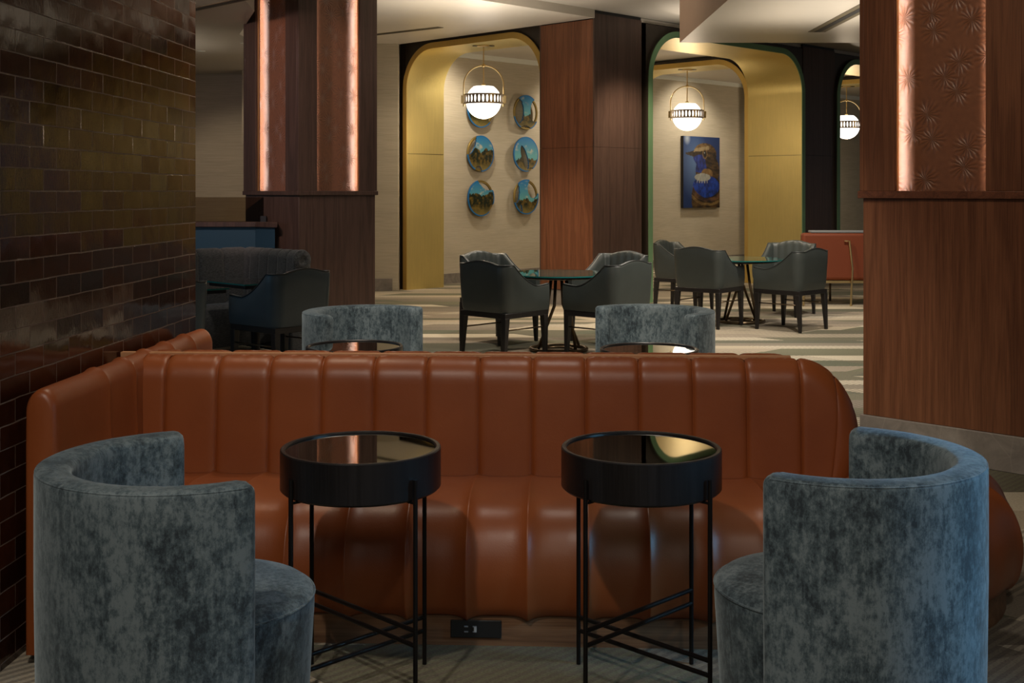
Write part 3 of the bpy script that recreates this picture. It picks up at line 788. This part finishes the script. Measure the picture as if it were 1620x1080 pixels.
# ================================================================== drum side tables
def make_side_table(mirror, label):
    root = empty('drum_side_table', label=label, cat='side table', group='round black drum side tables')
    R, t = .225, .68
    dr = MB().lathe([(0, t-.115), (R-.006, t-.115), (R, t-.109), (R, t-.003), (R-.003, t), (R-.012, t), (R-.015, t-.003), (R-.015, t-.012), (0, t-.012)], 96)
    dr = dr.build('drum', TABLEDRUM, root, smooth=True, auto=35)
    MB().lathe([(0, t-.0118), (R-.0155, t-.0118), (R-.0155, t-.006), (0, t-.006)], 96).build('mirror_top', BLACKGLASS, dr, smooth=True, auto=30)
    s = -1 if mirror else 1
    L = {}
    for nme, (x, y) in dict(fl=(-1, -1), fr=(1, -1), bl=(-1, 1), br=(1, 1)).items():
        px, py = s*x*.167, y*.167; L[nme] = (px, py)
        lg = MB().tube([(px, py, 0), (px, py, t-.055)], .0065, 10).build('leg', BLACKMETAL, root, smooth=True, auto=50)
        q = .94
        MB().box(-.016, .016, -.003, .003, t-.121, t-.115, Matrix.Translation((px*.93, py*.93, 0))@Matrix.Rotation(math.atan2(py, px), 4, 'Z')).build('bracket', BLACKMETAL, lg)
    for (a, b, zs) in (('bl', 'fr', (.22, .18)), ('fl', 'br', (.14, .10))):
        for z in zs: MB().tube([(*L[a], z), (*L[b], z)], .0065, 10).build('brace', BLACKMETAL, root, smooth=True, auto=50)
    return root
t = make_side_table(False, 'black drum side table beside the left foreground armchair, in front of the sofa'); t.location = (-.426, 3.37-.0, 0)
t.location.y = 3.20+.0
t.location = (-.426, 3.37, 0)
t = make_side_table(True, 'black drum side table beside the right foreground armchair, in front of the sofa'); t.location = (.364, 3.37, 0)
t = make_side_table(False, 'black drum side table behind the sofa by the left velvet chair'); t.location = (-.734, 5.57, 0)
t = make_side_table(True, 'black drum side table behind the sofa by the right velvet chair'); t.location = (.628, 5.47, 0)

# ================================================================== dining chairs
def make_dining_chair(hide):
    root = empty('dining_armchair')
    w, d, rc = .265, .265, .075
    # U path: from front right, round the back, to front left ; returns (x, y, normal, side t, isback)
    path = []
    n1 = 18
    for k in range(n1): t_ = k/n1; path.append((w, d-(2*d-rc)*t_, (1, 0), t_, 0))
    for k in range(8): a = -(PI/2)*k/8; path.append((w-rc+rc*math.cos(a), -d+rc+rc*math.sin(a), (math.cos(a), math.sin(a)), 1, 0))
    for k in range(25): f = k/24; path.append(((w-rc)*(1-2*f), -d, (0, -1), 1, math.sin(PI*f)))
    for k in range(1, 9): a = -(PI/2)-(PI/2)*k/8; path.append((-w+rc+rc*math.cos(a), -d+rc+rc*math.sin(a), (math.cos(a), math.sin(a)), 1, 0))
    for k in range(1, n1+1): t_ = 1-k/n1; path.append((-w, -d+rc+(2*d-rc)*k/n1, (-1, 0), t_, 0))
    def ht(t_, b):
        if t_ < 1:
            if t_ < .32: z = .632-.012*math.sin(PI*t_/.64)
            else: q = (t_-.32)/.68; z = .620+.182*q**1.55
        else: z = .802
        return z+.032*max(b, 0)
    th = .055; P = []; pipe = []
    for x, y, (nx_, ny_), t_, b in path:
        zt = ht(t_, b); row = []
        def at(off, z):
            fl = .030*(z-.41)/.42*(1.0 if t_ >= 1 else .35+.65*t_)
            return (x+nx_*(off+fl), y+ny_*(off+fl), z)
        pl = 0
        if b > 0: pl = .006*math.sin(x*70)
        elif t_ >= .8: pl = .004*math.sin((x+y)*60)
        row = [at(-th+.004, .44), at(-th+.004+pl*.6, .40+(zt-.40)*.55), at(-th+.004+pl, zt-.05), at(-th+.01+pl, zt-.018), at(-th*.62, zt-.002), at(-th*.3, zt-.001), at(-.004, zt-.008), at(0, zt-.022), at(0.004, zt-.1), at(.006, .50), at(.002, .44), at(-.006, .41), at(-th, .41)]
        P.append(row); pipe.append(at(-.004, zt-.004))
    sh_ = MB().grid(P, closev=True, capu=True).build('upholstered_shell', hide, root, smooth=True, auto=70)
    MB().tube(pipe, .0045, 6).build('piping', PIPING, sh_, smooth=True)
    MB().box(-w+th, w-th, -d+th-.01, d+.012, .405, .475).build('seat', hide, root, bevel=.025, seg=4)
    MB().box(-w+.005, w-.005, -d+.005, d+.0, .365, .409).build('seat_frame', BLACKWOOD, root, bevel=.004)
    for sx in (-1, 1):
        for sy in (-1, 1):
            MB().taper((sx*(w-.028), sy*(d-.030), .37), (sx*(w-.022), sy*(d-.008 if sy < 0 else d-.02), 0), .026, .014).build('leg', BLACKWOOD, root, bevel=.003)
        MB().tube([(sx*(w-.026), -d+.02, .27), (sx*(w-.026), d-.025, .27)], .006, 8).build('stretcher', BRONZE if sx else BRONZE, root, smooth=True)
    return root
dc = make_dining_chair(HIDE); g2 = 'dark leather armchairs at the dining tables'
def face(o, d): o.rotation_euler.z = math.atan2(d[1], d[0])-PI/2
dc.location = (-.066, 9.98, 0); face(dc, (.68, .73)); tag(dc, 'dark grey leather armchair at the nearer round table, front left, its back to the viewer', 'chair', g2)
def seatc(x, y, d, lab, src=dc):
    c = copy_tree(src); c.location = (x, y, 0); face(c, d); c['label'] = lab; return c
seatc(.80, 9.98, (-.74, .67), 'dark grey leather armchair at the nearer round table, front right, its back to the viewer')
seatc(-.12, 11.15, (.72, -.69), 'dark leather armchair across the nearer table on the left, pleated inside showing')
seatc(.90, 11.15, (-.72, -.69), 'leather armchair with shiny pale pleats, across the nearer table on the right')
seatc(2.05, 12.42, (.62, .78), 'dark leather armchair at the farther round table, front left')
seatc(2.83, 12.12, (-.70, .71), 'dark leather armchair at the farther round table, front right, legs fully in view')
seatc(1.98, 13.75, (.85, -.52), 'dark leather armchair behind the farther table on the left, beside the green arch edge')
seatc(3.09, 13.55, (-.6, -.8), 'dark leather armchair behind the farther table on the right, before the orange chair')
db = make_dining_chair(HIDE_B); db.location = (-1.74, 8.97, 0); face(db, (-.77, .64)); tag(db, 'blue-black leather armchair at the booth table, back turned, before the dark pillar', 'chair', g2)
seatc(-2.40, 7.92, (-.77, .64), 'dark blue leather armchair mostly hidden behind the tiled wall', db)

# ================================================================== dining tables
def round_table(x, y, label):
    root = empty('round_dining_table', (x, y, 0), .3, label, 'table', 'round glass-topped dining tables')
    t = .68; R = .47
    MB().lathe([(0, t-.012), (R-.002, t-.012), (R, t-.010), (R, t-.002), (R-.002, t), (0, t)], 96).build('glass_top', GLASS, root, smooth=True, auto=30)
    MB().lathe([(R, t-.011), (R+.0015, t-.011), (R+.0015, t-.001), (R, t-.001), (R, t-.011)], 96).build('glass_edge', TEALEDGE, root)
    MB().lathe([(0, t-.040), (R-.12, t-.040), (R-.08, t-.030), (R-.08, t-.014), (0, t-.014)], 72).build('table_top', BLACKWOOD, root, smooth=True, auto=30)
    for k in range(4):
        a = PI*k/2+.35; b = a+.5
        MB().tube([(.07*math.cos(b), .07*math.sin(b), t-.045), (.10*math.cos(b), .10*math.sin(b), .4), (.23*math.cos(a), .23*math.sin(a), .03)], .014, 10).build('leg', BRONZE, root, smooth=True)
    MB().tube([(.245*math.cos(2*PI*k/64), .245*math.sin(2*PI*k/64), .016) for k in range(64)], .016, 10, closed=True).build('ring_base', BRONZE, root, smooth=True)
    MB().tube([(.13*math.cos(2*PI*k/64), .13*math.sin(2*PI*k/64), .012) for k in range(64)], .010, 10, closed=True).build('inner_ring', BRONZE, root, smooth=True)
round_table(.41, 10.5, 'round glass-topped table amid the four nearer dark armchairs')
round_table(2.44, 12.75, 'round glass-topped table amid the four farther dark armchairs')
def square_table(x, y, rz, s, label):
    root = empty('square_booth_table', (x, y, 0), rz, label, 'table', 'glass-topped tables at the booth'); h = s/2; t = .68
    MB().box(-h, h, -h, h, t-.012, t).build('glass_top', GLASS, root, bevel=.002)
    MB().box(-h-.001, h+.001, -h-.002, -h-.0002, t-.012, t-.001).box(-h-.002, -h-.0002, -h, h, t-.012, t-.001).box(h+.0002, h+.002, -h, h, t-.012, t-.001).build('glass_edge', TEALEDGE, root)
    MB().box(-h+.015, h-.015, -h+.015, h-.015, t-.04, t-.0125).build('table_top', BLACKWOOD, root, bevel=.003)
    MB().tube([(0, 0, .02), (0, 0, t-.04)], .035, 16).build('pedestal', BLACKMETAL, root, smooth=True, auto=50)
    MB().lathe([(0, 0), (.2, 0), (.2, .012), (.03, .025), (0, .025)], 32).build('base', BLACKMETAL, root, smooth=True, auto=40)
square_table(-2.06, 9.60, math.radians(-45), .56, 'glass-topped booth table with teal edge, behind the blue-black armchair')
square_table(-2.46, 8.90, math.radians(-45), .50, 'glass-topped booth table with teal edge, cut off by the tiled wall')

# ================================================================== booth banquette (tweed)
booth = empty('booth_banquette', (-2.36, 10.60, 0), 0, 'charcoal tweed corner banquette with channelled back under the blue panel', 'sofa')
def wing(d, L, name, roll):
    # d: direction of the wing away from the corner, inside normal n
    dx, dy = d; nx_, ny_ = (dy, -dx) if (dy*0+(-dx)*-1) < 0 else (-dy, dx)
    if ny_ > 0: nx_, ny_ = -nx_, -ny_
    pr = [(.10, .44), (.075, .60), (.065, .74), (.06, .82)]
    for k in range(1, 10): a = -PI/2*0+PI*k/10; pr.append((-.02+.085*math.cos(a), .82+.085*math.sin(a)))
    pr += [(-.105, .80), (-.10, .3), (-.10, .05)]; pr = [(.10, .05)]+pr
    sm = [L*k/6 for k in range(7)]
    P = []; A = []
    for s, pf in channels(sm, 12, 9.0):
        P.append([(dx*s+nx_*x, dy*s+ny_*x, z) for x, z in pr]); A.append([.020*(pf-1)]*len(pr))
    sgn = 1
    A0 = displace(P, [[.01]*len(pr)]*len(P)); 
    mid = len(pr)//2
    if A0[3][mid][2] < P[3][mid][2]: A = [[-a for a in r] for r in A]
    Q = displace(P, A)
    MB().grid([[tuple(p) for p in r] for r in Q], capu=True).build(name, TWEED, booth, smooth=True, auto=60)
    # seat
    pr2 = [(.08, .42), (.25, .45), (.45, .455), (.55, .43), (.60, .36), (.60, .20), (.56, .12)]
    P = []
    k_ = .55 if roll else 1.0
    for s in (0.12, L*.2, L*.35, L*.45) if roll else (.12, L*.33, L*.66, L*.95): P.append([(dx*s+nx_*x*k_, dy*s+ny_*x*k_, z) for x, z in pr2])
    MB().grid(P).build('seat', TWEED, booth, smooth=True)
wing((S2, -S2), .84, 'backrest', True); wing((-S2, -S2), 1.5, 'backrest', False)
ar = MB().lathe([(0, .004), (.03, .004), (.04, .016), (.055, .018), (.065, .006), (.085, .006), (.09, -.01), (0, -.01)], 32).build('arm_roll', TWEED, booth, smooth=True)
ar.location = (S2*.855, -S2*.855, .82); ar.rotation_euler = (-PI/2, 0, -PI/4+PI/2+PI); 
ar.rotation_euler = Vector((S2, -S2, 0)).to_track_quat('Z', 'Y').to_euler()
# low partition with blue face, walnut cap and smoked glass
part = empty('low_partition', (0, 0, 0), 0, 'blue-faced low partition with walnut cap and smoked glass behind the booth', 'partition')
pl = [(-4.5, 11.45), (-2.46, 11.45), (-2.235, 11.26), (-2.33, 11.62), (-4.5, 11.62)]
MB().prism(pl, 0, 1.055).build('panel', BLUEPANEL, part)
pc = [(-4.5, 11.41), (-2.45, 11.41), (-2.20, 11.20), (-2.30, 11.66), (-4.5, 11.66)]
MB().prism(pc, 1.055, 1.105).build('cap', WALNUT_DARK_SHADED, part, bevel=.005)
gp = [(-4.5, 1.105), (-2.33, 1.105), (-2.33, 1.29)]+[(-2.38+.05*math.cos(PI/2*k/6), 1.29+.05*math.sin(PI/2*k/6)) for k in range(1, 7)]+[(-4.5, 1.34)]
g = MB(); n_ = len(gp); g.add([(x, 11.53, z) for x, z in gp]+[(x, 11.542, z) for x, z in gp], [tuple(reversed(range(n_))), tuple(range(n_, 2*n_))]+[(i, (i+1) % n_, n_+(i+1) % n_, n_+i) for i in range(n_)])
g.build('glass_screen', SMOKE, part)
tag(MB().box(-2.41, -2.355, 11.44, 11.475, 1.1055, 1.16).build('sign_holder', BLACK), 'small black block standing on the walnut cap of the partition', 'sign holder')

# ================================================================== orange lounge chair
lc = empty('orange_lounge_chair', (3.92, 14.7, 0), math.radians(-3), 'burnt orange lounge chair with brass frame beside the right-hand pillar', 'lounge chair')
MB().box(-.36, .42, -.10, .06, .31, .885).build('backrest', ORANGE, lc, bevel=.035, seg=4)
MB().box(-.34, .40, .06, .62, .31, .44).build('seat', ORANGE, lc, bevel=.03, seg=4)
MB().box(-.26, .42, -.08, .08, .884, .915).build('headrest_cloth', GREYCLOTH, lc, bevel=.01)
MB().box(-.36, .42, -.11, .60, .275, .305).build('frame_rail', BRASS_FINE, lc)
for x in (-.37, .20):
    MB().tube([(x-.06, -.13, .79), (x, -.13, .79), (x+.035, -.14, .45), (x+.01, -.16, .0)], .013, 8).build('frame_leg', BRASS_FINE, lc, smooth=True, auto=50)
MB().tube([(.10, .50, 0), (.10, .50, .29)], .014, 8).build('front_leg', BRONZE, lc, smooth=True)
MB().tube([(-.30, .50, 0), (-.30, .50, .29)], .014, 8).build('front_leg', BRONZE, lc, smooth=True)

# ================================================================== ceiling fittings
def slot(a, b, w_, z, label):
    a = Vector(a); b = Vector(b); d = (b-a); L = d.length; rz = math.atan2(d.y, d.x)
    root = empty('ceiling_air_slot', (a.x, a.y, z), rz, label, 'air vent', 'linear air slots in the ceiling')
    MB().box(0, L, -w_/2, w_/2, -.006, 0).build('frame', mat('slot_frame', (.10, .08, .045), .5) if 'slot_frame' not in bpy.data.materials else bpy.data.materials['slot_frame'], root)
    MB().box(.02, L, -w_*.18, w_*.18, -.009, -.006).build('opening', BLACK, root)
slot((3.06, 12.0), (3.06, 7.3), .17, 3.0, 'dark linear air slot in the lowered ceiling at upper right')
slot((-.90, 15.1), (-3.0, 16.75), .10, 3.47, 'thin dark air slot in the ceiling left of the first arch')
slot((-2.2, 10.1), (-4.2, 12.15), .10, 3.04, 'dark air slot in the ceiling above the booth, beside the tiled wall')
for x, y, z, lab in ((-2.97, 13.25, 3.04, 'tiny recessed downlight in the ceiling beside the left pillar'), (-3.64, 14.0, 3.04, 'tiny recessed downlight in the ceiling at the edge of the tiled wall')):
    r = empty('recessed_downlight', (x, y, z), 0, lab, 'ceiling light', 'recessed downlights')
    MB().lathe([(.03, -.004), (.045, -.004), (.045, 0), (.03, 0), (.03, -.004)], 24).build('rim', WHITE, r)
    MB().lathe([(0, -.003), (.03, -.003), (.03, 0), (0, 0)], 24).build('lens', DOWN, r)
